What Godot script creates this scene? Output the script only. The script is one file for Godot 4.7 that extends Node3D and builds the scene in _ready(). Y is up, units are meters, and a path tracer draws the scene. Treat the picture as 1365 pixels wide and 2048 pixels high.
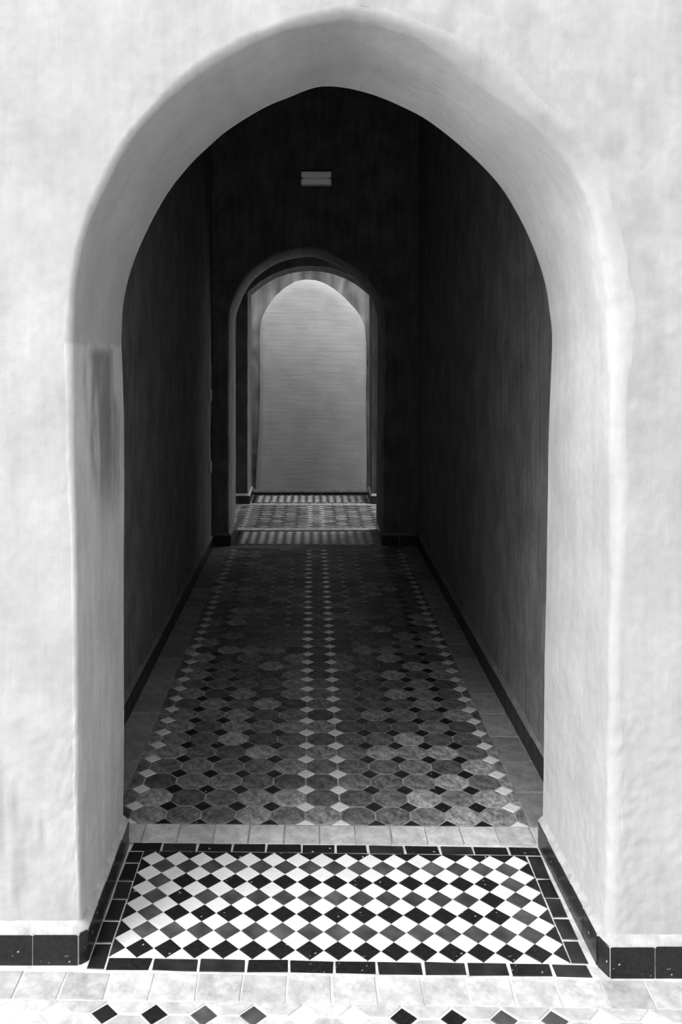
extends Node3D
# A tiled passage seen through a plastered arch: courtyard wall, corridor, cross passage, light well and blind arch.
# Metres; the floor is y = 0, the camera stands at x = 0, z = 0 and looks along -z. "d" is the distance ahead (z = -d).

const CAM_H := 1.335
const FOCAL := 1778.0          # pixels of the 1365 x 2048 frame
const MOD := 0.1               # octagon module
const ZP := 0.0632             # diagonal of the small threshold tiles

var rng := RandomNumberGenerator.new()
var nz_big := FastNoiseLite.new()
var nz_mid := FastNoiseLite.new()
var nz_fine := FastNoiseLite.new()
var M := {}

# ---------------------------------------------------------------- camera, sky, light
func setup_view() -> void:
	var cam := Camera3D.new()
	cam.name = "camera"
	var near := 0.05
	cam.projection = Camera3D.PROJECTION_FRUSTUM
	cam.keep_aspect = Camera3D.KEEP_HEIGHT
	cam.set_frustum(2048.0 / FOCAL * near, Vector2(58.5, -326.0) / FOCAL * near, near, 200.0)
	cam.position = Vector3(0, CAM_H, 0)
	add_child(cam)
	cam.current = true

	var env := Environment.new()
	var sky := Sky.new()
	var sm := ProceduralSkyMaterial.new()
	sm.sky_top_color = Color(0.93, 0.93, 0.93)
	sm.sky_horizon_color = Color(1, 1, 1)
	sm.ground_bottom_color = Color(0.5, 0.5, 0.5)
	sm.ground_horizon_color = Color(0.62, 0.62, 0.62)
	sm.sky_energy_multiplier = 1.78
	sm.ground_energy_multiplier = 1.3
	sky.sky_material = sm
	env.background_mode = Environment.BG_SKY
	env.sky = sky
	env.tonemap_mode = Environment.TONE_MAPPER_LINEAR
	env.tonemap_exposure = 1.0
	env.sdfgi_enabled = true
	env.ssao_enabled = true
	env.ssil_enabled = true
	var we := WorldEnvironment.new()
	we.name = "world_environment"
	we.environment = env
	add_child(we)

	var sun := DirectionalLight3D.new()     # veiled sun, wide and soft, high on the left
	sun.name = "sun"
	sun.light_energy = 0.80
	sun.light_angular_distance = 30.0
	sun.light_color = Color(1, 1, 1)
	sun.shadow_enabled = true
	sun.sky_mode = DirectionalLight3D.SKY_MODE_LIGHT_ONLY
	add_child(sun)
	sun.look_at_from_position(Vector3(-0.5, 0.75, 0.42), Vector3.ZERO)

# ---------------------------------------------------------------- node helpers
func V(x: float, y: float, d: float) -> Vector3:
	return Vector3(x, y, -d)

func part(called: String, mesh: Mesh, mat: Material, parent: Node3D, at := Vector3.ZERO) -> MeshInstance3D:
	var o := MeshInstance3D.new()
	o.name = called
	o.mesh = mesh
	o.material_override = mat
	o.position = at
	o.cast_shadow = GeometryInstance3D.SHADOW_CASTING_SETTING_ON
	parent.add_child(o, true)
	return o

func tag(o: Node, label: String, category: String, kind := "", group := "") -> void:
	o.set_meta("label", label)
	o.set_meta("category", category)
	if kind:
		o.set_meta("kind", kind)
	if group:
		o.set_meta("group", group)

func struct(called: String, mesh: Mesh, mat: Material, label: String, category: String) -> MeshInstance3D:
	var o := part(called, mesh, mat, self)
	tag(o, label, category, "structure")
	return o

# ---------------------------------------------------------------- textures
func layer(size: int, sx: float, sy: float, freq: float, octaves: int, seed_: int, kind := FastNoiseLite.TYPE_SIMPLEX_SMOOTH) -> PackedByteArray:
	var n := FastNoiseLite.new()
	n.noise_type = kind
	n.seed = seed_
	n.frequency = freq
	n.fractal_octaves = octaves
	if kind == FastNoiseLite.TYPE_CELLULAR:
		n.cellular_return_type = FastNoiseLite.RETURN_DISTANCE
	var im := n.get_seamless_image(maxi(8, int(size / sx)), maxi(8, int(size / sy)), false, false, 0.15)
	im.convert(Image.FORMAT_L8)
	im.resize(size, size, Image.INTERPOLATE_CUBIC)
	return im.get_data()

func grey_tex(size: int, layers: Array, weights: Array, lo: float, hi: float, contrast := 1.0) -> ImageTexture:
	var data := PackedByteArray()
	data.resize(size * size)
	for i in size * size:
		var v := 0.5
		for k in layers.size():
			v += (layers[k][i] / 255.0 - 0.5) * weights[k]
		v = clampf(0.5 + (v - 0.5) * contrast, 0.0, 1.0)
		data[i] = int(255.0 * lerpf(lo, hi, v))
	return ImageTexture.create_from_image(Image.create_from_data(size, size, false, Image.FORMAT_L8, data))

func height_tex(size: int, layers: Array, weights: Array, pits := -1, pit_at := 0.2) -> ImageTexture:
	var f := PackedFloat32Array()
	f.resize(size * size)
	for i in size * size:
		var v := 0.5
		for k in layers.size():
			if k == pits:
				v -= maxf(0.0, pit_at - layers[k][i] / 255.0) / pit_at * weights[k]
			else:
				v += (layers[k][i] / 255.0 - 0.5) * weights[k]
		f[i] = v
	return ImageTexture.create_from_image(Image.create_from_data(size, size, false, Image.FORMAT_RF, f.to_byte_array()))

func speck_tex(size: int, base: PackedByteArray, spots: PackedByteArray, cloud: PackedByteArray, at: float, dark: float, light: float) -> ImageTexture:
	var data := PackedByteArray()
	data.resize(size * size)
	for i in size * size:
		var v := dark * (0.75 + 0.5 * base[i] / 255.0)
		var s := spots[i] / 255.0 + 0.12 * (cloud[i] / 255.0 - 0.5)
		v = lerpf(v, light, smoothstep(at, at + 0.05, s))
		data[i] = int(255.0 * clampf(v, 0.0, 1.0))
	return ImageTexture.create_from_image(Image.create_from_data(size, size, false, Image.FORMAT_L8, data))

func grey(lin: float) -> Color:
	return Color(lin, lin, lin).linear_to_srgb()

func mat(lin: float, rough: float, tex: Texture2D = null, scale := Vector3.ONE, hgt: Texture2D = null, depth := 0.1, spec := 0.5) -> StandardMaterial3D:
	var m := StandardMaterial3D.new()
	m.albedo_color = grey(lin)
	m.roughness = rough
	m.metallic_specular = spec
	m.uv1_triplanar = true
	m.uv1_world_triplanar = true
	m.uv1_triplanar_sharpness = 4.0
	m.uv1_scale = scale
	if tex:
		m.albedo_texture = tex
	if hgt:
		m.heightmap_enabled = true
		m.heightmap_texture = hgt
		m.heightmap_scale = depth
	return m

func make_materials() -> void:
	var cloud := layer(512, 1, 1, 0.008, 4, 11)
	var fine := layer(512, 1, 1, 0.05, 3, 12)
	var grit := layer(512, 1, 1, 0.16, 2, 13)
	var streak := layer(512, 1, 9, 0.03, 4, 14)
	var strokes := layer(512, 12, 1, 0.05, 4, 15)
	var cells := layer(512, 1, 1, 0.035, 1, 16, FastNoiseLite.TYPE_CELLULAR)
	var blobs := layer(512, 1, 1, 0.022, 2, 17)
	var p_cloud := layer(1024, 1, 1, 0.0045, 4, 31)
	var p_fine := layer(1024, 1, 1, 0.03, 4, 32)
	var p_grit := layer(1024, 1, 1, 0.20, 2, 33)
	var p_hair := layer(1024, 1, 14, 0.10, 3, 34)
	var p_streak := layer(1024, 1, 9, 0.022, 4, 35)
	var p_cells := layer(1024, 1, 1, 0.055, 1, 36, FastNoiseLite.TYPE_CELLULAR)
	var t_plaster := grey_tex(1024, [p_cloud, p_streak, p_fine, p_hair, p_grit], [0.65, 0.35, 0.35, 0.12, 0.10], 0.87, 1.0, 1.0)
	var t_dark := grey_tex(1024, [p_cloud, p_streak, p_fine, p_hair], [0.6, 0.5, 0.3, 0.3], 0.70, 1.0, 1.1)
	var h_plaster := height_tex(1024, [p_cloud, p_fine, p_grit, p_hair, p_cells], [0.5, 0.35, 0.10, 0.10, 0.10], 4, 0.09)
	var t_stone := grey_tex(512, [cloud, blobs, fine, grit], [0.9, 0.7, 0.4, 0.25], 0.58, 1.0, 1.2)
	var t_pale := grey_tex(512, [cloud, blobs, fine, grit], [0.9, 0.5, 0.2, 0.1], 0.80, 1.0, 1.1)
	var h_stone := height_tex(512, [cloud, fine, grit], [0.5, 0.4, 0.15])
	var t_black := speck_tex(512, fine, blobs, grit, 0.84, 0.19, 1.0)
	var t_glaze := speck_tex(512, cloud, fine, grit, 0.93, 0.7, 1.0)
	var t_white := grey_tex(512, [cloud, fine, grit], [0.7, 0.4, 0.2], 0.92, 1.0, 1.0)
	var t_grout := grey_tex(512, [cloud, fine, grit], [0.6, 0.5, 0.5], 0.6, 1.0, 1.3)
	var t_strokes := grey_tex(512, [cloud, strokes, grit], [0.6, 0.25, 0.3], 0.86, 1.0, 1.0)
	var h_strokes := height_tex(512, [strokes, fine, cells], [0.5, 0.4, 0.15], 2, 0.2)

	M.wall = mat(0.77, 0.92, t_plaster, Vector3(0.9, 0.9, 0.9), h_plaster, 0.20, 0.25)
	M.wall.vertex_color_use_as_albedo = true
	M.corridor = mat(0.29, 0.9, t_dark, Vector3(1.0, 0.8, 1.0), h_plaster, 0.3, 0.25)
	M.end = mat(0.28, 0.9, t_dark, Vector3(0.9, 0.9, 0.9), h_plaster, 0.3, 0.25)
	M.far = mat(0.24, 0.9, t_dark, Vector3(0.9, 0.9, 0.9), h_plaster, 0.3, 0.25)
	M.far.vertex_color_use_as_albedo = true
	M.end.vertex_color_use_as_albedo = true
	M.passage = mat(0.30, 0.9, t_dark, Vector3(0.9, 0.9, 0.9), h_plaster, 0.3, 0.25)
	M.yard_wall = mat(0.55, 0.92, t_plaster, Vector3(0.9, 0.9, 0.9), null, 0.1, 0.25)
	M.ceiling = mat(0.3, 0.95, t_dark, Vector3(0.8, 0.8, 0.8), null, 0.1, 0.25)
	M.panel = mat(0.54, 0.9, t_strokes, Vector3(0.8, 1.0, 0.8), h_strokes, 0.25, 0.25)
	M.grout = mat(0.50, 0.95, t_grout, Vector3(3, 3, 3), null, 0.1, 0.2)
	M.grout_pale = mat(0.78, 0.95, t_pale, Vector3(3, 3, 3), h_stone, 0.15, 0.2)
	M.grout_dark = mat(0.16, 0.95, t_grout, Vector3(3, 3, 3), null, 0.1, 0.2)
	M.cap = mat(0.54, 0.95, t_pale, Vector3(4, 4, 4), h_stone, 0.15, 0.2)
	M.cap_dark = mat(0.30, 0.95, t_dark, Vector3(3, 3, 3), h_stone, 0.15, 0.2)
	M.black = mat(0.030, 0.30, t_black, Vector3(3.1, 3.1, 3.1), h_stone, 0.03, 0.38)
	M.black.albedo_color = grey(0.5)
	M.charcoal = mat(0.055, 0.38, t_glaze, Vector3(3.7, 3.7, 3.7), h_stone, 0.03, 0.4)
	M.greys = []
	for g in [0.125, 0.15, 0.185]:
		M.greys.append(mat(g, 0.4, t_glaze, Vector3(3.3 + g, 3.3, 3.3), h_stone, 0.03, 0.4))
	M.grey_light = mat(0.28, 0.4, t_glaze, Vector3(3.3, 3.3, 3.3), h_stone, 0.03, 0.4)
	M.whites = []
	for g in [0.86, 0.89, 0.92]:
		M.whites.append(mat(g, 0.35, t_white, Vector3(2.7, 2.7, 2.7 + g), h_stone, 0.03, 0.4))
	M.white_cabochon = mat(0.88, 0.22, t_white, Vector3(2.7, 2.7, 2.7), h_stone, 0.25, 0.6)
	M.octagons = []
	for g in [0.15, 0.19, 0.24, 0.31, 0.42, 0.54]:
		M.octagons.append(mat(g, 0.55, t_stone, Vector3(4.3 + g * 5.0, 4.3, 4.7), h_stone, 0.1, 0.4))
	M.squares = []
	for g in [0.62, 0.68, 0.74]:
		M.squares.append(mat(g, 0.6, t_pale, Vector3(3.3 + g, 3.3, 3.6), h_stone, 0.1, 0.35))
	M.strips = []
	for g in [0.27, 0.32, 0.37]:
		M.strips.append(mat(g, 0.6, t_pale, Vector3(3.3 + g, 3.3, 3.6), h_stone, 0.1, 0.35))
	M.yard = []
	for g in [0.50, 0.56, 0.62, 0.66]:
		M.yard.append(mat(g, 0.7, t_pale, Vector3(3.3 + g, 3.3, 3.6), h_stone, 0.1, 0.3))
	M.ground = mat(0.50, 0.9, t_pale, Vector3(1, 1, 1), null, 0.1, 0.3)
	M.lamp_body = mat(0.10, 0.6)
	M.lamp_glass = mat(0.92, 0.16, null, Vector3.ONE, null, 0.1, 0.6)
	M.screw = mat(0.8, 0.3)
	M.screw.metallic = 0.8
	M.plastic = mat(0.5, 0.5)

	# marbled surround of the blind arch: bands of a warped noise, like the figure of sawn wood
	var n := FastNoiseLite.new()
	n.seed = 5
	n.frequency = 0.005
	n.fractal_octaves = 2
	var data := PackedByteArray()
	data.resize(512 * 512)
	for y in 512:
		for x in 512:
			var w := n.get_noise_2d(x * 1.6, y * 0.45)
			var band := 0.5 + 0.5 * sin(w * 24.0 + x * 0.02)
			var b2: float = streak[y * 512 + x] / 255.0
			data[y * 512 + x] = int(255.0 * clampf(0.60 + 0.10 * band + 0.3 * (b2 - 0.5) + 0.3 * (cloud[y * 512 + x] / 255.0 - 0.5), 0.0, 1.0))
	var t_wood := ImageTexture.create_from_image(Image.create_from_data(512, 512, false, Image.FORMAT_L8, data))
	M.marbled = mat(0.42, 0.85, t_wood, Vector3(0.4, 0.4, 0.4), h_plaster, 0.2, 0.25)
	M.marbled.uv1_offset = Vector3(0.5, 0.08, 0.0)

# ---------------------------------------------------------------- mesh helpers
func grid(rows: Array, hint: Vector3, at_r: int, at_c: int, colors: Array = [], close := false) -> ArrayMesh:
	# a smooth surface through rows of points; "hint" points to its outer side near the cell at_r, at_c
	var st := SurfaceTool.new()
	st.begin(Mesh.PRIMITIVE_TRIANGLES)
	var w: int = rows[0].size()
	for r in rows.size():
		for c in w:
			if colors:
				var k: float = colors[r][c]
				st.set_color(Color(k, k, k))
			st.add_vertex(rows[r][c])
	var a: Vector3 = rows[at_r][at_c]
	var b: Vector3 = rows[at_r][at_c + 1]
	var e: Vector3 = rows[at_r + 1][at_c + 1]
	var flip := (a - e).cross(a - b).dot(hint) < 0.0
	for r in rows.size() - 1:
		for c in w - 1:
			var i := r * w + c
			var q := [i, i + 1, i + w + 1, i, i + w + 1, i + w]
			if flip:
				q = [i, i + w + 1, i + 1, i, i + w, i + w + 1]
			for k in q:
				st.add_index(k)
	st.generate_normals()
	return st.commit()

func box_mesh(lo: Vector3, hi: Vector3) -> ArrayMesh:
	var st := SurfaceTool.new()
	st.begin(Mesh.PRIMITIVE_TRIANGLES)
	var b := BoxMesh.new()
	b.size = (hi - lo).abs()
	st.append_from(b, 0, Transform3D(Basis(), (lo + hi) / 2))
	return st.commit()

func smoothed(p: Array, count: int) -> PackedVector2Array:
	# a curve through traced points, resampled evenly
	var c := Curve2D.new()
	c.bake_interval = 0.004
	for i in p.size():
		var at := Vector2(p[i][0], p[i][1])
		var a := Vector2(p[maxi(i - 1, 0)][0], p[maxi(i - 1, 0)][1])
		var b := Vector2(p[mini(i + 1, p.size() - 1)][0], p[mini(i + 1, p.size() - 1)][1])
		var t := (b - a).normalized()
		c.add_point(at, -t * at.distance_to(a) / 3.0, t * at.distance_to(b) / 3.0)
	var out := PackedVector2Array()
	var l := c.get_baked_length()
	for i in count:
		out.append(c.sample_baked(l * i / (count - 1), true))
	return out

func from_base(p: Array, y := -0.03) -> Array:
	# the contour with its two feet run down into the floor
	var q := [[p[0][0], y]]
	q.append_array(p)
	q.append([p[-1][0], y])
	return q

func halves(p: Array, half: int) -> PackedVector2Array:
	# the two sides of an arch resampled apart, so that its crown stays where it is
	var top := 0
	for i in p.size():
		if p[i][1] > p[top][1]:
			top = i
	var whole := smoothed(p, half * 2 + 1)
	var k := 0
	for i in whole.size():
		if whole[i].y > whole[k].y:
			k = i
	var a := []
	var b := []
	for i in whole.size():
		if i <= k:
			a.append([whole[i].x, whole[i].y])
		if i >= k:
			b.append([whole[i].x, whole[i].y])
	var out := smoothed(a, half + 1)
	out.resize(half)
	out.append_array(smoothed(b, half + 1))
	return out

func outward(c: PackedVector2Array, i: int) -> Vector2:
	var t := (c[mini(i + 2, c.size() - 1)] - c[maxi(i - 2, 0)]).normalized()
	return Vector2(-t.y, t.x)

func to_rect(p: Vector2, rect: Rect2, mid: Vector2) -> Vector2:
	if p.y <= mid.y:
		return Vector2(rect.position.x if p.x < mid.x else rect.end.x, p.y)
	var v := (p - mid).normalized()
	var k := 1e9
	if absf(v.x) > 1e-5:
		k = minf(k, ((rect.end.x if v.x > 0 else rect.position.x) - mid.x) / v.x)
	if v.y > 1e-5:
		k = minf(k, (rect.end.y - mid.y) / v.y)
	return mid + v * k

func wobble(p: Vector3, amp: float) -> float:
	return amp * (nz_big.get_noise_3dv(p) + 0.35 * nz_mid.get_noise_3dv(p))

# a thick wall pierced by an arch: front face, rounded arris, intrados, back arris, back face
func arch_wall(front: PackedVector2Array, back: PackedVector2Array, df: Array, db: float, rect: Rect2, r_front: float, r_back: float, amp: float, steps: Array, stain_light = null, chips := 0.0) -> ArrayMesh:
	var mid := Vector2((rect.position.x + rect.end.x) / 2, 0)
	mid = Vector2((front[0].x + front[-1].x) / 2, 0)
	for p in front:
		mid.y = maxf(mid.y, p.y)
	mid.y -= absf(front[-1].x - front[0].x) * 0.62
	var prof := []                                  # [kind, parameter]
	for i in steps[0]:
		prof.append([0, pow(1.0 - float(i) / steps[0], 2.0)])
	for i in steps[1] + 1:
		prof.append([1, float(i) / steps[1] * PI / 2])
	for i in range(1, steps[2]):
		prof.append([2, float(i) / steps[2]])
	for i in 6:
		prof.append([3, i / 5.0 * PI / 2])
	for i in range(1, 7):
		prof.append([4, i / 6.0])
	prof.append([5, 0.0])
	var rows := []
	var colors := []
	for pr in prof:
		var row := PackedVector3Array()
		var col := PackedFloat32Array()
		for i in front.size():
			var f := front[i]
			var n := outward(front, i)
			var b := back[i]
			var nb := outward(back, i)
			var dfi := lerpf(df[0], df[1], clampf((f.x - front[0].x) / (front[-1].x - front[0].x), 0, 1))
			var p := f
			var d := dfi
			var dir := Vector3(0, 0, 1)
			var t: float = pr[1]
			var rf := r_front * (1.0 + (0.7 * smoothstep(0.1, 0.5, f.x) * smoothstep(1.1, 1.6, f.y) - 0.25 * smoothstep(1.2, 0.8, f.y) - 0.4 * smoothstep(0.1, -0.1, f.x) if chips > 0.0 else 0.0)) * (1.0 + 0.35 * nz_mid.get_noise_2d(f.x * 0.4, f.y * 0.4))
			if pr[0] == 0:
				p = (f + n * rf).lerp(to_rect(f + n * rf, rect, mid), t)
			elif pr[0] == 1:
				p = f + n * rf * (1.0 - sin(t))
				d = dfi + rf * (1.0 - cos(t))
				dir = Vector3(-n.x * sin(t), -n.y * sin(t), cos(t))
			elif pr[0] == 2:
				p = f.lerp(b, t)
				d = lerpf(dfi + rf, db - r_back, t)
				dir = Vector3(-n.x, -n.y, 0)
			elif pr[0] == 3:
				p = b + nb * r_back * (1.0 - cos(t))
				d = db - r_back + r_back * sin(t)
				dir = Vector3(-nb.x * cos(t), -nb.y * cos(t), -sin(t))
			elif pr[0] == 4:
				p = (b + nb * r_back).lerp(to_rect(b, rect, mid), t)
				d = db
				dir = Vector3(0, 0, -1)
			else:
				p = to_rect(f, rect, mid)
			var at := V(p.x, p.y, d)
			var a := amp if pr[0] < 3 else amp * 0.4
			var move := a * (nz_big.get_noise_3dv(at) + 0.12 * nz_mid.get_noise_3dv(at))
			if chips > 0.0 and pr[0] <= 1:      # the plaster ring laid round the arch
				move += 0.0016 * smoothstep(0.115, 0.070, p.distance_to(f)) * smoothstep(0.9, 1.35, p.y) * (cos(t) if pr[0] == 1 else 1.0)
			if chips > 0.0 and pr[0] < 3:
				var rough: float = pitted(at)
				move += rough * 0.0022 * nz_fine.get_noise_3dv(at)
				if pr[0] == 1:
					move += chips * minf(0.0, nz_fine.get_noise_3dv(at * 0.45) + 0.30)
			row.append(at + dir * move)
			col.append(stain_light.call(at, pr[0], t) if stain_light != null else 1.0)
		rows.append(row)
		colors.append(col)
	return grid(rows, Vector3(0, 0, 1), steps[0] / 2, 3, colors if stain_light != null else [])

func pitted(p: Vector3) -> float:
	# plaster that weathered rough low on both sides of the arch
	var side := smoothstep(0.12, 0.0, absf(p.x + 0.60) - 0.09) if p.x < 0 else smoothstep(0.12, 0.0, absf(p.x - 0.70) - 0.06)
	var low := smoothstep(0.62, 0.45, p.y) * smoothstep(0.02, 0.15, p.y)
	return 0.25 + side * low * 1.6 * (0.5 + 0.5 * nz_mid.get_noise_3dv(p * 0.8))

func front_stain_light(p: Vector3, kind: int, t: float) -> float:
	var k := 1.0
	# painted light: right reveal lifted, face and left lowered; left is also old plaster
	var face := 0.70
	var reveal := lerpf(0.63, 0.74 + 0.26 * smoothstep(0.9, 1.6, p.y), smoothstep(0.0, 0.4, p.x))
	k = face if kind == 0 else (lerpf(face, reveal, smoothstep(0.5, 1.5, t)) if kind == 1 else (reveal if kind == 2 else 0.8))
	var n := nz_mid.get_noise_3dv(p * Vector3(1.6, 0.35, 1.6))
	if kind >= 1 and kind <= 2 and p.x < 0.1:
		# left reveal: old darker plaster above, a darker grey run beneath the spring line
		k *= 1.0 if p.y > 1.345 else 1.34
		var edge := 1.345 + 0.012 * n
		if p.y > edge:
			k *= 0.97
		else:
			var y := (1.345 - p.y) / 0.45
			var c := -2.17 - 0.05 * y
			k *= 1.0 - 0.58 * smoothstep(0.15, 0.03, absf(p.z - c) + 0.07 * n + 0.05 * nz_mid.get_noise_3dv(p * 0.4)) * smoothstep(1.1, 0.6, y) * smoothstep(-0.02, 0.06, y)
			k *= 0.90 + 0.12 * n
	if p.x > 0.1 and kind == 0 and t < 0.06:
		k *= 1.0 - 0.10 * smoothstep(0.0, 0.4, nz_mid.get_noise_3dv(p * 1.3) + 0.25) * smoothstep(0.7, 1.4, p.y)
	if kind == 0 and p.x < -0.55:
		# drips near the foot of the left wall
		for s in [[-0.655, 0.30, 0.10, 0.010], [-0.625, 0.24, 0.11, 0.013], [-0.598, 0.27, 0.06, 0.010], [-0.69, 0.33, 0.14, 0.012], [-0.648, 0.18, 0.08, 0.012]]:
			k *= 1.0 - 0.22 * smoothstep(s[3], s[3] * 0.3, absf(p.x - s[0] + 0.004 * n)) * smoothstep(s[2], s[2] * 0.5, absf(p.y - s[1]))
	return k

# shade put into the colour: inner wall faces darker than their own reveals
func far_face_shade(_p: Vector3, kind: int, t: float) -> float:
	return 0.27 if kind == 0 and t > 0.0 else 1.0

func end_face_shade(_p: Vector3, kind: int, t: float) -> float:
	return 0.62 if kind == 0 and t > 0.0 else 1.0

# a plain wall: one uneven face in front of a solid slab
func slab_wall(o: Vector3, u: Vector3, v: Vector3, out: Vector3, nu: int, nv: int, thick: float, amp: float) -> ArrayMesh:
	var rows := []
	for j in nv + 1:
		var row := PackedVector3Array()
		for i in nu + 1:
			var p := o + u * (float(i) / nu) + v * (float(j) / nv)
			row.append(p + out * wobble(p, amp))
		rows.append(row)
	var st := SurfaceTool.new()
	st.begin(Mesh.PRIMITIVE_TRIANGLES)
	st.append_from(grid(rows, out, 0, 0), 0, Transform3D())
	var a := o - out * 0.02
	var b := o + u + v - out * thick
	var bm := BoxMesh.new()
	bm.size = (b - a).abs()
	st.append_from(bm, 0, Transform3D(Basis(), (a + b) / 2))
	return st.commit()

# ---------------------------------------------------------------- floor pieces
func shear(x: float, d: float) -> float:
	# the tiling runs a little askew to the corridor, most near the arch
	var s := 0.0215
	if d > 2.4:
		s = lerpf(0.0215, 0.0105, clampf((d - 2.4) / 0.2, 0, 1))
	if d > 2.6:
		s = lerpf(0.0105, 0.0, clampf((d - 2.6) / 3.0, 0, 1))
	return d - s * x

func tile_mesh(poly: PackedVector2Array, top: float, thick: float, bevel: float, mid: Vector2, tilt: Vector2) -> ArrayMesh:
	var q := PackedVector2Array()
	for p in poly:
		q.append(p - mid)
	var area := 0.0
	var reach := 0.0
	for i in q.size():
		area += q[i].cross(q[(i + 1) % q.size()])
		reach = maxf(reach, q[i].length())
	if area < 0:
		q.reverse()
	var s := maxf(0.3, 1.0 - bevel * 1.3 / maxf(reach, 0.004))
	var st := SurfaceTool.new()
	st.begin(Mesh.PRIMITIVE_TRIANGLES)
	st.set_smooth_group(-1)
	var n := q.size()
	for i in n:
		var a := q[i]
		var b := q[(i + 1) % n]
		var ta := V(a.x * s, top + a.dot(tilt), a.y * s)
		var tb := V(b.x * s, top + b.dot(tilt), b.y * s)
		var ra := V(a.x, top - bevel + a.dot(tilt), a.y)
		var rb := V(b.x, top - bevel + b.dot(tilt), b.y)
		var ga := V(a.x, top - thick, a.y)
		var gb := V(b.x, top - thick, b.y)
		for p in [V(0, top, 0), tb, ta, ta, tb, rb, ta, rb, ra, ra, rb, gb, ra, gb, ga]:
			st.add_vertex(p)
	st.generate_normals()
	return st.commit()

func centre(poly: PackedVector2Array) -> Vector2:
	var c := Vector2.ZERO
	for p in poly:
		c += p
	return c / poly.size()

func lay(called: String, poly: PackedVector2Array, m: Material, parent: Node3D, jitter := 0.0008, uneven := 0.0007, thick := 0.012, skew := true) -> void:
	var q := PackedVector2Array()
	for p in poly:
		var x := p.x + rng.randf_range(-jitter, jitter)
		var d := p.y + rng.randf_range(-jitter, jitter)
		q.append(Vector2(x, shear(x, d) if skew else d))
	var mid := centre(q)
	var tilt := Vector2(rng.randf_range(-1, 1), rng.randf_range(-1, 1)) * uneven * 12.0
	part(called, tile_mesh(q, rng.randf_range(-uneven, uneven), thick, 0.0014, mid, tilt), m, parent, V(mid.x, 0, mid.y))

func rect_poly(x0: float, d0: float, x1: float, d1: float) -> PackedVector2Array:
	return PackedVector2Array([Vector2(x0, d0), Vector2(x1, d0), Vector2(x1, d1), Vector2(x0, d1)])

func clipped(poly: PackedVector2Array, clip: PackedVector2Array) -> PackedVector2Array:
	var got := Geometry2D.intersect_polygons(poly, clip)
	if got.is_empty():
		return PackedVector2Array()
	var a := 0.0
	for i in got[0].size():
		a += got[0][i].cross(got[0][(i + 1) % got[0].size()])
	return got[0] if absf(a) > 6e-5 else PackedVector2Array()

func octagon(c: Vector2, g := 0.0026, cut := 0.0295) -> PackedVector2Array:
	var h := MOD / 2 - g
	var k := MOD - cut - g * 1.2 - h
	var r := PackedVector2Array()
	for p in [[h, -k], [h, k], [k, h], [-k, h], [-h, k], [-h, -k], [-k, -h], [k, -h]]:
		r.append(c + Vector2(p[0], p[1]))
	return r

func diamond(c: Vector2, a: float) -> PackedVector2Array:
	return PackedVector2Array([c + Vector2(a, 0), c + Vector2(0, a), c - Vector2(a, 0), c - Vector2(0, a)])

# octagons with small square cabochons between them; tiles past the limit are joined
func octagon_field(parent: Node3D, x0: float, cols: int, d0: float, rows: int, clip: PackedVector2Array, octs: Array, cabochon: Callable, most := 300) -> void:
	var n_oct := 0
	var n_cab := 0
	var left := []
	var nearest := range(rows)
	for k in nearest:
		for i in range(-1, cols):
			var c := Vector2(x0 + (i + 0.5) * MOD, d0 + (k + 0.5) * MOD)
			var p := clipped(octagon(c), clip)
			if p.size() >= 3:
				var m: Material = octs[mini(octs.size() - 1, int(octs.size() * clampf(rng.randf() * 0.8 + 0.2 * ((i + k) % 2), 0, 0.999)))]
				if n_oct < most:
					lay("octagon_tile", p, m, parent)
					n_oct += 1
				else:
					left.append([p, m])
		for i in range(0, cols):
			var p := clipped(diamond(Vector2(x0 + i * MOD, d0 + k * MOD), 0.0272), clip)
			if p.size() >= 3:
				var m: Material = cabochon.call(i)
				if n_cab < most:
					lay("cabochon_tile", p, m, parent)
					n_cab += 1
				else:
					left.append([p, m])
	if left:
		var by := {}
		for e in left:
			if not by.has(e[1]):
				by[e[1]] = []
			by[e[1]].append(e[0])
		var mesh := ArrayMesh.new()
		for m in by:
			var st := SurfaceTool.new()
			st.begin(Mesh.PRIMITIVE_TRIANGLES)
			for p in by[m]:
				var q := PackedVector2Array()
				for e in p:
					q.append(Vector2(e.x, shear(e.x, e.y)))
				var mid := centre(q)
				st.append_from(tile_mesh(q, rng.randf_range(-0.0007, 0.0007), 0.012, 0.0014, mid, Vector2.ZERO), 0, Transform3D(Basis(), V(mid.x, 0, mid.y)))
			st.commit(mesh)
			mesh.surface_set_material(mesh.get_surface_count() - 1, m)
		var o := MeshInstance3D.new()
		o.name = "far_tiles"
		o.mesh = mesh
		o.set_meta("kind", "stuff")
		parent.add_child(o, true)

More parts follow.
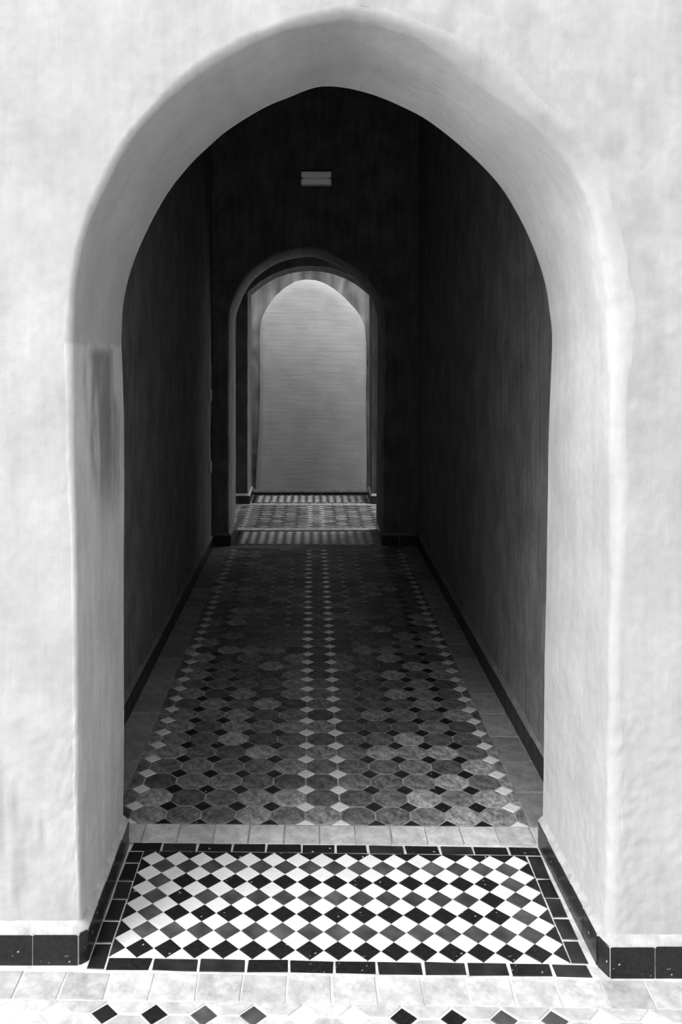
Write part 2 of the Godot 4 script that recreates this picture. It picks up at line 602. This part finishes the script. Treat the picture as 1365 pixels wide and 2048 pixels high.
# threshold of small tiles set on the diagonal: dark rows between white ones, inside a border of black strips
func zellige(parent: Node3D, xl: float, n: int, back: float, rows: float, near: bool) -> void:
	var xr := xl + n * ZP
	var front := back - rows * ZP
	var clip := rect_poly(xl, front, xr, back)
	var g := 0.0005 if near else 0.0008
	var last := int(ceil(rows))
	for r in range(0, last + 1):
		for c in range(0, n + 1):
			var p := clipped(diamond(Vector2(xl + c * ZP, back - r * ZP), ZP / 2 - g), clip)
			if p.size() >= 3:
				var m: Material = M.greys[rng.randi() % 3]
				var edge := mini(c, n - c)
				if edge == 0 or r == 0:
					m = M.black if edge == 0 and rng.randf() < 0.6 or r == 0 else M.charcoal
				elif r == 6 or (r % 2 == 0 and edge >= 2) or (r == 3 and edge == 2):
					m = M.black
				elif rng.randf() < 0.03:
					m = M.grey_light
				lay("dark_diamond_tile", p, m, parent, 0.0007, 0.0004)
			p = clipped(diamond(Vector2(xl + (c + 0.5) * ZP, back - (r + 0.5) * ZP), ZP / 2 - g), clip)
			if p.size() >= 3:
				lay("white_diamond_tile", p, M.whites[rng.randi() % 3], parent, 0.0007, 0.0004)

func border(parent: Node3D, x0: float, d0: float, x1: float, d1: float, along_x: bool, step: float, g := 0.0030) -> void:
	var a := x0 if along_x else d0
	var stop := x1 if along_x else d1
	while a < stop - 0.012:
		var b := minf(a + step * rng.randf_range(0.88, 1.1), stop)
		if stop - b < step * 0.35:
			b = stop
		var p := rect_poly(a + g, d0 + g * 0.6, b - g, d1 - g * 0.6) if along_x else rect_poly(x0 + g * 0.6, a + g, x1 - g * 0.6, b - g)
		lay("border_tile", p, M.black if rng.randf() < 0.7 else M.charcoal, parent, 0.0016, 0.0006)
		a = b

func square_row(called: String, parent: Node3D, x0: float, d0: float, x1: float, d1: float, along_x: bool, step: float, mats: Array, g := 0.0016) -> void:
	var a := x0 if along_x else d0
	var stop := x1 if along_x else d1
	while a < stop - 0.01:
		var b := minf(a + step, stop)
		var p := rect_poly(a + g, d0 + g, b - g, d1 - g) if along_x else rect_poly(x0 + g, a + g, x1 - g, b - g)
		lay(called, p, mats[rng.randi() % mats.size()], parent, 0.0015, 0.0008)
		a = b

# skirting of black tiles along a line on the floor, "side" pointing into the wall, with a mortar fillet on top
func skirting(parent: Node3D, a: Vector2, b: Vector2, height: float, thick: float, side: Vector2, step: float, backing: Material) -> void:
	var u := (b - a).normalized()
	var l := a.distance_to(b)
	var n := maxi(1, int(round(l / step)))
	for i in n:
		var p := a + u * (l * i / n + 0.0014)
		var q := a + u * (l * (i + 1) / n - 0.0014)
		var poly := PackedVector2Array([p, q, q + side * thick, p + side * thick])
		var mid := centre(poly)
		part("skirting_tile", tile_mesh(poly, height + rng.randf_range(-0.0015, 0.0015), height + 0.004, 0.002, mid, Vector2.ZERO), M.black if rng.randf() < 0.65 else M.black_plain, parent, V(mid.x, 0, mid.y))
	var inner := PackedVector2Array([a + side * 0.003, b + side * 0.003, b + side * (thick + 0.02), a + side * (thick + 0.02)])
	var mid2 := centre(inner)
	part("mortar_bed", tile_mesh(inner, height - 0.002, height + 0.01, 0.002, mid2, Vector2.ZERO), backing, parent, V(mid2.x, 0, mid2.y))

# the mortar fillet that runs along the top of the skirting, mitred round its corners
func fillet(parent: Node3D, pts: Array, height: float, thick: float, m: Material) -> void:
	var sides := []
	for i in pts.size() - 1:
		var u: Vector2 = (pts[i + 1] - pts[i]).normalized()
		sides.append(Vector2(-u.y, u.x))
	var line := []
	for i in pts.size() - 1:
		var l: float = pts[i].distance_to(pts[i + 1])
		var n := maxi(2, int(l / 0.02))
		var va: Vector2 = sides[i]
		var vb: Vector2 = sides[i]
		if i > 0:
			va = (sides[i] + sides[i - 1]).normalized() / maxf(0.6, (sides[i] + sides[i - 1]).length() / 2)
		if i < pts.size() - 2:
			vb = (sides[i] + sides[i + 1]).normalized() / maxf(0.6, (sides[i] + sides[i + 1]).length() / 2)
		for k in range(0 if i == 0 else 1, n + 1):
			var w := float(k) / n
			var near_a := 1.0 if k == 0 else 0.0
			var near_b := 1.0 if k == n else 0.0
			var v: Vector2 = va * near_a + vb * near_b + sides[i] * (1.0 - near_a - near_b)
			line.append([pts[i].lerp(pts[i + 1], w), v])
	var rows := []
	for e in [[0.0005, -0.003], [0.002, 0.003], [thick * 0.55, 0.012], [thick + 0.004, 0.021], [thick + 0.016, 0.025]]:
		var row := PackedVector3Array()
		for q in line:
			var at: Vector2 = q[0] + q[1] * float(e[0])
			var p := V(at.x, height + float(e[1]), at.y)
			row.append(p + Vector3(0, 0.0025, 0) * nz_mid.get_noise_3dv(p * 1.6))
		rows.append(row)
	part("mortar_fillet", grid(rows, Vector3(-sides[0].x, 1.2, sides[0].y), 1, 0), m, parent)

# ---------------------------------------------------------------- the scene
func _ready() -> void:
	setup_view()
	rng.seed = 20
	for e in [[nz_big, 1.6, 3], [nz_mid, 9.0, 4], [nz_fine, 42.0, 5]]:
		e[0].frequency = e[1]
		e[0].seed = e[2]
		e[0].noise_type = FastNoiseLite.TYPE_SIMPLEX_SMOOTH
		e[0].fractal_octaves = 3
	make_materials()
	M.black_plain = M.black.duplicate()
	M.black_plain.uv1_offset = Vector3(0.37, 0.21, 0.13)
	build_walls()
	build_floors()
	build_skirtings()
	build_fittings()

func build_walls() -> void:
	var front := [[-0.505, 0.089], [-0.509, 0.246], [-0.512, 0.419], [-0.515, 0.695], [-0.517, 0.957], [-0.520, 1.106], [-0.522, 1.292], [-0.523, 1.348], [-0.521, 1.402], [-0.518, 1.474], [-0.511, 1.522], [-0.501, 1.570], [-0.482, 1.627], [-0.452, 1.689], [-0.418, 1.757], [-0.380, 1.814], [-0.332, 1.866], [-0.283, 1.909], [-0.235, 1.947], [-0.187, 1.975], [-0.139, 2.000], [-0.063, 2.029], [-0.005, 2.042], [0.039, 2.050]]
	front.append_array([[0.075, 2.052], [0.149, 2.039], [0.246, 2.002], [0.315, 1.960], [0.384, 1.909], [0.452, 1.852], [0.519, 1.791], [0.565, 1.731], [0.593, 1.674], [0.613, 1.611], [0.627, 1.543], [0.636, 1.486], [0.644, 1.406], [0.647, 1.290], [0.646, 1.134], [0.646, 0.902], [0.642, 0.708], [0.641, 0.625], [0.640, 0.429], [0.639, 0.232], [0.636, 0.095]])
	var back := [[-0.507, 0.069], [-0.505, 0.210], [-0.503, 0.391], [-0.505, 0.660], [-0.505, 1.131], [-0.509, 1.283], [-0.512, 1.346], [-0.511, 1.387], [-0.508, 1.447], [-0.497, 1.506], [-0.480, 1.564], [-0.456, 1.623], [-0.421, 1.694], [-0.379, 1.765], [-0.327, 1.830], [-0.279, 1.877], [-0.232, 1.918], [-0.173, 1.957], [-0.113, 1.990], [-0.054, 2.014], [-0.001, 2.034], [0.035, 2.040]]
	back.append_array([[0.093, 2.035], [0.164, 2.017], [0.235, 1.988], [0.306, 1.952], [0.378, 1.898], [0.450, 1.834], [0.507, 1.771], [0.550, 1.702], [0.585, 1.631], [0.610, 1.566], [0.628, 1.502], [0.638, 1.439], [0.645, 1.374], [0.643, 1.279], [0.637, 1.132], [0.633, 0.938], [0.630, 0.695], [0.626, 0.526], [0.624, 0.347], [0.621, 0.077]])
	var cf := halves(from_base(front), 260)
	var cb := halves(from_base(back), 260)
	struct("wall_front", arch_wall(cf, cb, [1.945, 1.907], 2.392, Rect2(-2.6, -0.03, 5.4, 3.93), 0.03, 0.006, 0.006, [64, 10, 46], front_stain_light, 0.0025), M.wall, "sunlit white plaster wall pierced by the large pointed arch in front", "wall")

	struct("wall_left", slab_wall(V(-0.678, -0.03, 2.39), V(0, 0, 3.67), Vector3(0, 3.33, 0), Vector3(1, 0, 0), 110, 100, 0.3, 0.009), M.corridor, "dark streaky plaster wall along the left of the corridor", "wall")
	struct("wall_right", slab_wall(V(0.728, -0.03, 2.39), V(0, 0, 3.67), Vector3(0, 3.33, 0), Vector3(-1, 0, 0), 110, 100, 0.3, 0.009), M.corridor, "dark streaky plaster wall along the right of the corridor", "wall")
	struct("ceiling_corridor", box_mesh(V(-0.98, 3.28, 2.2), V(1.03, 3.5, 6.3)), M.ceiling, "unlit plaster ceiling high over the corridor, behind the front arch", "ceiling")

	var e := [[-0.564, 0.120], [-0.565, 0.694], [-0.564, 1.226], [-0.564, 1.481], [-0.558, 1.588], [-0.535, 1.662], [-0.492, 1.758], [-0.428, 1.848], [-0.343, 1.917], [-0.248, 1.970], [-0.141, 2.002], [-0.035, 2.018], [0.029, 2.013], [0.114, 1.981], [0.210, 1.933], [0.295, 1.875], [0.369, 1.811], [0.433, 1.726], [0.470, 1.641], [0.486, 1.545], [0.489, 1.226], [0.482, 0.694], [0.478, 0.163]]
	var ce := halves(from_base(e), 110)
	struct("wall_end", arch_wall(ce, ce, [6.05, 6.05], 6.60, Rect2(-2.6, -0.03, 3.55, 3.6), 0.012, 0.012, 0.005, [30, 5, 16], end_face_shade), M.end, "dark end wall of the corridor with the smaller pointed arch and the lamp above it", "wall")

	# the yard before the arch: unseen walls added on its right and behind to shape the light
	struct("wall_yard_right_added", battered_end(1.5, 1.9, [[-2.3, -0.03], [-2.3, 6.0], [1.6, 6.0], [2.6, -0.03]]), M.yard_wall, "added unseen wall right of the arch, shading the right of the front", "wall")
	struct("wall_yard_behind_added", slab_wall(V(-3.3, -0.03, -3.2), Vector3(9.0, 0, 0), Vector3(0, 6.0, 0), Vector3(0, 0, -1), 40, 30, 0.3, 0.006), M.yard_wall, "added unseen wall opposite the arch, cutting off the low sky", "wall")

	# cross passage behind it, open to the yard on its right
	var seg := []
	var r := (0.535 * 0.535 + 0.222 * 0.222) / (2 * 0.222)
	for i in 3:
		seg.append([-0.548, 0.6 + 0.5 * i])
	for i in 11:
		var x := -0.535 + 0.107 * i
		seg.append([-0.013 + x, 2.046 - r + sqrt(r * r - x * x)])
	for i in 3:
		seg.append([0.522, 1.6 - 0.5 * i])
	var cs := corners(seg)
	struct("wall_far", arch_wall(cs, cs, [7.67, 7.67], 8.10, Rect2(-2.6, -0.03, 3.55, 2.35), 0.008, 0.010, 0.004, [26, 4, 12], far_face_shade), M.far, "plaster wall of the cross passage with a doorway under a flat segmental arch", "wall")
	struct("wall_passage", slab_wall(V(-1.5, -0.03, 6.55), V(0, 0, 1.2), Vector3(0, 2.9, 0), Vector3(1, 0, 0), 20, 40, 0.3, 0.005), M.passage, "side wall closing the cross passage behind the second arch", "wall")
	struct("ceiling_passage", box_mesh(V(-1.9, 2.2, 6.5), V(0.95, 2.32, 7.75)), M.ceiling, "low plaster ceiling over the cross passage behind the second arch", "ceiling")

	# light well with the blind arch
	var wb := struct("wall_back", slab_wall(V(-2.3, -0.4, 9.00), Vector3(4.6, 0, 0), Vector3(0, 3.1, 0), Vector3(0, 0, 1), 60, 70, 0.3, 0.004), M.marbled, "marbled grey wall closing the view at the far end", "wall")
	var pn := [[-0.573, -0.2], [-0.558, 0.192], [-0.539, 0.477], [-0.529, 0.777], [-0.526, 1.093], [-0.528, 1.33], [-0.522, 1.552], [-0.503, 1.648], [-0.447, 1.759], [-0.352, 1.885], [-0.242, 1.972], [-0.147, 2.02], [-0.036, 2.035], [0.074, 2.02], [0.203, 1.956], [0.312, 1.869], [0.407, 1.774], [0.486, 1.679], [0.533, 1.583], [0.549, 1.458], [0.554, 1.174], [0.549, 0.858], [0.556, 0.224], [0.549, -0.2]]
	var panel := part("plaster_panel", arched_panel(smoothed(pn, 160), 8.985, 0.02), M.panel, wb)
	panel.set_meta("label", "smooth pale arched plaster panel")
	struct("wall_well_left", slab_wall(V(-1.4, -0.4, 8.05), V(0, 0, 1.0), Vector3(0, 6.0, 0), Vector3(1, 0, 0), 8, 40, 0.3, 0.003), M.passage, "side wall left of the small far court", "wall")  # raised far above view to keep the sun off the far panel
	struct("wall_well_right", slab_wall(V(1.3, -0.4, 8.05), V(0, 0, 1.0), Vector3(0, 3.2, 0), Vector3(-1, 0, 0), 8, 40, 0.3, 0.003), M.passage, "side wall right of the small far court", "wall")

func battered_end(x0: float, x1: float, zy: Array) -> ArrayMesh:
	# a wall that ends in a leaning edge: an outline in z and y given thickness along x
	var st := SurfaceTool.new()
	st.begin(Mesh.PRIMITIVE_TRIANGLES)
	st.set_smooth_group(-1)
	var a := []
	var b := []
	for p in zy:
		a.append(Vector3(x0, p[1], p[0]))
		b.append(Vector3(x1, p[1], p[0]))
	var quads := [[a[0], a[1], a[2], a[3]], [b[3], b[2], b[1], b[0]]]
	for i in 4:
		var k := (i + 1) % 4
		quads.append([a[k], a[i], b[i], b[k]])
	for q in quads:
		for i in [0, 1, 2, 0, 2, 3]:
			st.add_vertex(q[i])
	st.generate_normals()
	return st.commit()

func corners(p: Array) -> PackedVector2Array:
	# straight jambs and an arc that meet in corners: evenly spaced points without rounding
	var q := from_base(p)
	var out := PackedVector2Array()
	for i in q.size() - 1:
		var a := Vector2(q[i][0], q[i][1])
		var b := Vector2(q[i + 1][0], q[i + 1][1])
		var n := maxi(1, int(a.distance_to(b) / 0.03))
		for k in n:
			out.append(a.lerp(b, float(k) / n))
	out.append(Vector2(q[-1][0], q[-1][1]))
	return out

func arched_panel(c: PackedVector2Array, d: float, thick: float) -> ArrayMesh:
	# a sheet of plaster with an arched outline and a soft edge
	var rows := []
	var mid := Vector2(0.0, 0.9)
	for t in [[1.0, thick], [1.0, 0.004], [0.994, 0.0], [0.9, 0.0], [0.8, 0.0], [0.65, 0.0], [0.5, 0.0], [0.3, 0.0], [0.0, 0.0]]:
		var row := PackedVector3Array()
		for i in c.size():
			var p := mid.lerp(c[i] + outward(c, i) * 0.004 * nz_mid.get_noise_2dv(c[i] * 1.5), t[0])
			if c[i].y < mid.y:
				p.y = c[i].y
				p.x = lerpf(0.0, c[i].x, t[0])
			var at := V(p.x, p.y, d + t[1])
			row.append(at + Vector3(0, 0, wobble(at, 0.002)))
		rows.append(row)
	return grid(rows, Vector3(0, 0, 1), 4, 40)

func floor_slab(called: String, x0: float, d0: float, x1: float, d1: float, m: Material, label: String, top := -0.0016, category := "floor") -> MeshInstance3D:
	return struct(called, box_mesh(V(x0, top - 0.08, d0), V(x1, top, d1)), m, label, category)

func corridor_cabochon(i: int) -> Material:
	if i in [0, 5, 6, 11]:
		return M.white_cabochon
	return M.black if i in [1, 2, 9, 10] else M.charcoal

func yard_cabochon(i: int) -> Material:
	# pairs of white, black and grey in turn
	var k := posmod(i, 6)
	return M.white_cabochon if k < 2 else (M.black_plain if k < 4 else M.greys[1])

func build_floors() -> void:
	# courtyard in front of the arch
	var yard := floor_slab("floor_courtyard", -1.7, 0.9, 1.8, 1.93, M.grout_pale, "bright courtyard floor of pale square and octagon tiles before the arch")
	square_row("square_tile", yard, -1.371, 1.8135, 1.55, 1.896, true, 0.0942, M.yard)
	octagon_field(yard, -0.017 - 12 * MOD, 25, 1.778 - 3 * MOD, 5, rect_poly(-1.25, 1.45, 1.45, 1.8125), M.yard, yard_cabochon)
	floor_slab("ground", -9, -9, 9, 0.9, M.ground, "pale paved yard around the passage", -0.03, "ground")
	floor_slab("ground_beside_passage", 2.0, 2.0, 9, 11, M.ground, "pale paved yard at the open end of the cross passage", -0.03, "ground")

	# first threshold
	var t1 := floor_slab("trim_1", -0.52, 1.88, 0.66, 2.40, M.grout_pale, "front threshold of white, grey and black diamond tiles in a black border", -0.002, "threshold")
	zellige(t1, -0.447, 16, 2.3545, 6.5, true)
	border(t1, -0.447, 1.902, 0.600, 1.9425, true, 0.096)
	border(t1, -0.485, 2.3565, 0.607, 2.395, true, 0.092)
	border(t1, -0.488, 1.902, -0.4475, 2.3555, false, 0.083)
	border(t1, 0.5655, 1.9435, 0.604, 2.3555, false, 0.083)

	# corridor
	var f := floor_slab("floor_corridor", -0.70, 2.40, 0.75, 6.06, M.grout, "long corridor floor of worn octagon tiles with black and white cabochons")
	square_row("square_tile", f, -0.66, 2.396, 0.71, 2.494, true, 0.0975, M.squares)
	octagon_field(f, -0.518, 12, 2.495, 35, rect_poly(-0.559, 2.4965, 0.612, 5.95), M.octagons, corridor_cabochon)
	square_row("strip_tile", f, -0.663, 2.497, -0.561, 5.95, false, 0.19, M.strips)
	square_row("strip_tile", f, 0.614, 2.497, 0.712, 5.95, false, 0.19, M.strips)
	square_row("square_tile", f, -0.66, 5.952, 0.71, 6.05, true, 0.0985, M.strips)

	# second threshold, passage, third threshold
	var t2 := floor_slab("trim_2", -0.58, 6.06, 0.50, 6.60, M.grout, "second threshold of black and white diamond tiles, in shade under the smaller arch", -0.002, "threshold")
	zellige(t2, -0.508, 15, 6.505, 6.5, false)
	border(t2, -0.548, 6.054, 0.478, 6.093, true, 0.095)
	border(t2, -0.548, 6.507, 0.478, 6.547, true, 0.095)
	border(t2, -0.548, 6.094, -0.509, 6.506, false, 0.083)
	border(t2, 0.441, 6.094, 0.478, 6.506, false, 0.083)
	square_row("square_tile", t2, -0.55, 6.549, 0.48, 6.645, true, 0.0985, M.squares)

	var p := floor_slab("floor_passage", -1.55, 6.60, 2.0, 7.70, M.grout, "lit octagon tiled floor of the cross passage, seen through the smaller arch")
	octagon_field(p, -0.518 - 9 * MOD, 30, 6.647, 11, rect_poly(-1.4, 6.6485, 1.95, 7.60), M.octagons.slice(2), corridor_shift)
	square_row("square_tile", p, -1.4, 7.602, 1.95, 7.70, true, 0.0985, M.squares)
	var t3 := floor_slab("trim_3", -0.56, 7.70, 0.535, 8.14, M.grout_pale, "third threshold of diamond tiles, brightly lit at the far doorway", -0.002, "threshold")
	zellige(t3, -0.490, 15, 8.095, 5.5, false)
	border(t3, -0.53, 7.705, 0.505, 7.745, true, 0.095)
	border(t3, -0.53, 8.097, 0.505, 8.135, true, 0.095)
	border(t3, -0.53, 7.746, -0.491, 8.096, false, 0.083)
	border(t3, 0.459, 7.746, 0.50, 8.096, false, 0.083)
	floor_slab("floor_well", -2.0, 8.12, 1.9, 9.05, M.grout_dark, "sunken floor of the small far court before the far wall", -0.17)

func corridor_shift(i: int) -> Material:
	return corridor_cabochon(posmod(i - 9, 12))

func build_skirtings() -> void:
	var a := Node3D.new()
	a.name = "baseboard_front_left"
	add_child(a)
	tag(a, "black tile skirting with pale mortar fillet round the left foot of the front arch", "baseboard", "structure")
	skirting(a, Vector2(-1.30, 1.927), Vector2(-0.507, 1.927), 0.065, 0.02, Vector2(0, 1), 0.1, M.grout_pale)
	skirting(a, Vector2(-0.505, 1.928), Vector2(-0.488, 1.943), 0.067, 0.02, Vector2(-0.66, 0.75), 0.1, M.grout_pale)
	skirting(a, Vector2(-0.488, 1.944), Vector2(-0.4915, 2.391), 0.066, 0.018, Vector2(-1, 0), 0.09, M.grout_pale)
	fillet(a, [Vector2(-1.30, 1.927), Vector2(-0.506, 1.927), Vector2(-0.488, 1.944), Vector2(-0.4915, 2.393)], 0.066, 0.02, M.cap)
	var b := Node3D.new()
	b.name = "baseboard_front_right"
	add_child(b)
	tag(b, "black tile skirting with pale mortar fillet round the right foot of the front arch", "baseboard", "structure")
	skirting(b, Vector2(0.634, 1.887), Vector2(1.40, 1.887), 0.065, 0.02, Vector2(0, 1), 0.1, M.grout_pale)
	skirting(b, Vector2(0.6185, 1.925), Vector2(0.633, 1.889), 0.067, 0.02, Vector2(0.93, 0.37), 0.1, M.grout_pale)
	skirting(b, Vector2(0.608, 2.389), Vector2(0.618, 1.927), 0.066, 0.018, Vector2(1, 0), 0.09, M.grout_pale)
	fillet(b, [Vector2(0.608, 2.391), Vector2(0.618, 1.926), Vector2(0.633, 1.887), Vector2(1.40, 1.887)], 0.066, 0.02, M.cap)
	var l := Node3D.new()
	l.name = "baseboard_left"
	add_child(l)
	tag(l, "black tile skirting along the left corridor wall", "baseboard", "structure")
	skirting(l, Vector2(-0.664, 2.40), Vector2(-0.664, 6.04), 0.07, 0.014, Vector2(-1, 0), 0.098, M.grout)
	fillet(l, [Vector2(-0.664, 2.40), Vector2(-0.664, 6.04)], 0.07, 0.014, M.cap_dark)
	var r := Node3D.new()
	r.name = "baseboard_right"
	add_child(r)
	tag(r, "black tile skirting along the right corridor wall", "baseboard", "structure")
	skirting(r, Vector2(0.714, 6.04), Vector2(0.714, 2.40), 0.07, 0.014, Vector2(1, 0), 0.098, M.grout)
	fillet(r, [Vector2(0.714, 6.04), Vector2(0.714, 2.40)], 0.07, 0.014, M.cap_dark)
	var e := Node3D.new()
	e.name = "baseboard_end"
	add_child(e)
	tag(e, "black tile skirting round the feet of the smaller arch", "baseboard", "structure")
	skirting(e, Vector2(-0.66, 6.032), Vector2(-0.55, 6.032), 0.07, 0.018, Vector2(0, 1), 0.1, M.grout)
	skirting(e, Vector2(-0.549, 6.033), Vector2(-0.549, 6.60), 0.07, 0.016, Vector2(-1, 0), 0.095, M.grout)
	skirting(e, Vector2(0.478, 6.032), Vector2(0.71, 6.032), 0.07, 0.018, Vector2(0, 1), 0.1, M.grout)
	skirting(e, Vector2(0.477, 6.60), Vector2(0.477, 6.033), 0.07, 0.016, Vector2(1, 0), 0.095, M.grout)
	fillet(e, [Vector2(-0.66, 6.032), Vector2(-0.549, 6.032), Vector2(-0.549, 6.60)], 0.07, 0.018, M.cap_dark)
	fillet(e, [Vector2(0.477, 6.60), Vector2(0.477, 6.032), Vector2(0.71, 6.032)], 0.07, 0.018, M.cap_dark)
	var g := Node3D.new()
	g.name = "baseboard_far"
	add_child(g)
	tag(g, "black tile skirting with pale mortar fillet beside the far doorway", "baseboard", "structure")
	skirting(g, Vector2(-1.48, 7.652), Vector2(-0.535, 7.652), 0.07, 0.018, Vector2(0, 1), 0.1, M.grout)
	skirting(g, Vector2(-0.533, 7.653), Vector2(-0.533, 8.10), 0.07, 0.018, Vector2(-1, 0), 0.09, M.grout)
	skirting(g, Vector2(0.507, 7.652), Vector2(0.94, 7.652), 0.07, 0.018, Vector2(0, 1), 0.1, M.grout)
	skirting(g, Vector2(0.505, 8.10), Vector2(0.505, 7.653), 0.07, 0.018, Vector2(1, 0), 0.09, M.grout)
	fillet(g, [Vector2(-1.48, 7.652), Vector2(-0.533, 7.652), Vector2(-0.533, 8.10)], 0.07, 0.018, M.cap)
	fillet(g, [Vector2(0.505, 8.10), Vector2(0.505, 7.652), Vector2(0.94, 7.652)], 0.07, 0.018, M.cap)
	var k := Node3D.new()
	k.name = "baseboard_back"
	add_child(k)
	tag(k, "black tile skirting under the pale arched panel at the far end", "baseboard", "structure")
	skirting(k, Vector2(-1.38, 8.965), Vector2(1.28, 8.965), 0.055, 0.02, Vector2(0, 1), 0.1, M.grout)
	fillet(k, [Vector2(-1.38, 8.965), Vector2(1.28, 8.965)], 0.065, 0.02, M.cap_dark)
	k.position.y = -0.171

func build_fittings() -> void:
	# bulkhead lamp over the smaller arch, switched off
	var lamp := Node3D.new()
	lamp.name = "wall_lamp"
	lamp.position = V(0.030, 2.486, 6.05)
	add_child(lamp)
	tag(lamp, "small oblong bulkhead lamp with a ribbed cover, unlit, above the smaller arch", "lamp")
	part("housing", rounded_box(Vector3(0.222, 0.106, 0.03), 0.006), M.lamp_body, lamp, Vector3(0, 0, 0.010))
	# the cover: a pressed lens, ribbed lengthwise, with a groove between its two screws
	var prof := [[-0.050, -0.005], [-0.0490, 0.014], [-0.046, 0.0195], [-0.042, 0.0215], [-0.041, 0.0245], [-0.038, 0.0250], [-0.037, 0.0222], [-0.007, 0.0300], [-0.004, 0.0240], [0.004, 0.0255], [0.007, 0.0225], [0.031, 0.0285], [0.032, 0.0305], [0.036, 0.0315], [0.037, 0.0285], [0.044, 0.0300], [0.0490, 0.016], [0.050, -0.005]]
	var cover := part("diffuser", extruded(prof, 0.216, 0.010), M.lamp_glass, lamp, Vector3(0, 0, 0.030))
	for s in [-1, 1]:
		var boss := CylinderMesh.new()
		boss.top_radius = 0.007
		boss.bottom_radius = 0.009
		boss.height = 0.006
		boss.radial_segments = 16
		var ring := part("screw_socket", boss, M.lamp_body, lamp, Vector3(0.097 * s, 0, 0.057))
		ring.rotation.x = PI / 2
		var head := SphereMesh.new()
		head.radius = 0.0042
		head.height = 0.005
		head.radial_segments = 12
		head.rings = 6
		var screw := part("screw", head, M.screw, lamp, Vector3(0.097 * s, 0, 0.061))
		screw.rotation.x = PI / 2

	var names := ["small square switch plate low on the corridor's left wall by the end corner", "small square switch plate chest high on the corridor's left wall by the end corner"]
	var heights := [0.555, 1.03]
	for i in 2:
		var s := Node3D.new()
		s.name = "switch_plate" if i == 0 else "switch_plate_001"
		s.position = V(-0.676, heights[i], 5.86)
		add_child(s)
		tag(s, names[i], "switch", "", "switch plates on the left corridor wall")
		part("plate", rounded_box(Vector3(0.014, 0.082, 0.082), 0.003), M.plastic, s, Vector3(0.005, 0, 0))
		part("rocker", rounded_box(Vector3(0.006, 0.05, 0.03), 0.002), M.plastic, s, Vector3(0.0135, 0, 0))

func extruded(prof: Array, width: float, taper: float) -> ArrayMesh:
	# a profile in y and z run along x, its ends sloping in
	var st := SurfaceTool.new()
	st.begin(Mesh.PRIMITIVE_TRIANGLES)
	st.set_smooth_group(-1)
	var n := prof.size()
	var xs := []
	for p in prof:
		xs.append(width / 2 - taper * clampf(p[1] / 0.03, 0.0, 1.0))
	for i in n - 1:
		var a: Array = prof[i]
		var b: Array = prof[i + 1]
		var al := Vector3(-xs[i], a[0], a[1])
		var ar := Vector3(xs[i], a[0], a[1])
		var bl := Vector3(-xs[i + 1], b[0], b[1])
		var br := Vector3(xs[i + 1], b[0], b[1])
		for q in [al, br, ar, al, bl, br]:
			st.add_vertex(q)
		for q in [Vector3(-width / 2, 0, -0.005), bl, al, Vector3(width / 2, 0, -0.005), ar, br]:
			st.add_vertex(q)
	st.generate_normals()
	return st.commit()

func rounded_box(size: Vector3, r: float) -> ArrayMesh:
	# box with chamfered edges all round
	var st := SurfaceTool.new()
	st.begin(Mesh.PRIMITIVE_TRIANGLES)
	st.set_smooth_group(-1)
	var h := size / 2
	var rr := minf(r, minf(h.x, minf(h.y, h.z)) * 0.9)
	var pts := PackedVector3Array()
	for sx in [-1, 1]:
		for sy in [-1, 1]:
			for sz in [-1, 1]:
				var s := Vector3(sx, sy, sz)
				var c := h * s
				pts.append(c - Vector3(0, rr * sy, rr * sz))
				pts.append(c - Vector3(rr * sx, 0, rr * sz))
				pts.append(c - Vector3(rr * sx, rr * sy, 0))
	var corner := func(sx: int, sy: int, sz: int, k: int) -> Vector3: return pts[(((sx + 1) / 2) * 4 + ((sy + 1) / 2) * 2 + (sz + 1) / 2) * 3 + k]
	var face := func(list: Array) -> void:
		var c := Vector3.ZERO
		for p in list:
			c += p
		c /= list.size()
		for i in range(1, list.size() - 1):
			var a: Vector3 = list[0]
			var b: Vector3 = list[i]
			var e: Vector3 = list[i + 1]
			if (a - e).cross(a - b).dot(c) < 0:
				st.add_vertex(a)
				st.add_vertex(e)
				st.add_vertex(b)
			else:
				st.add_vertex(a)
				st.add_vertex(b)
				st.add_vertex(e)
	for s in [-1, 1]:
		face.call([corner.call(s, -1, -1, 0), corner.call(s, 1, -1, 0), corner.call(s, 1, 1, 0), corner.call(s, -1, 1, 0)])
		face.call([corner.call(-1, s, -1, 1), corner.call(1, s, -1, 1), corner.call(1, s, 1, 1), corner.call(-1, s, 1, 1)])
		face.call([corner.call(-1, -1, s, 2), corner.call(1, -1, s, 2), corner.call(1, 1, s, 2), corner.call(-1, 1, s, 2)])
		for t in [-1, 1]:
			face.call([corner.call(s, t, -1, 0), corner.call(s, t, 1, 0), corner.call(s, t, 1, 1), corner.call(s, t, -1, 1)])
			face.call([corner.call(s, -1, t, 0), corner.call(s, 1, t, 0), corner.call(s, 1, t, 2), corner.call(s, -1, t, 2)])
			face.call([corner.call(-1, s, t, 1), corner.call(1, s, t, 1), corner.call(1, s, t, 2), corner.call(-1, s, t, 2)])
			for u in [-1, 1]:
				face.call([corner.call(s, t, u, 0), corner.call(s, t, u, 1), corner.call(s, t, u, 2)])
	st.generate_normals()
	return st.commit()
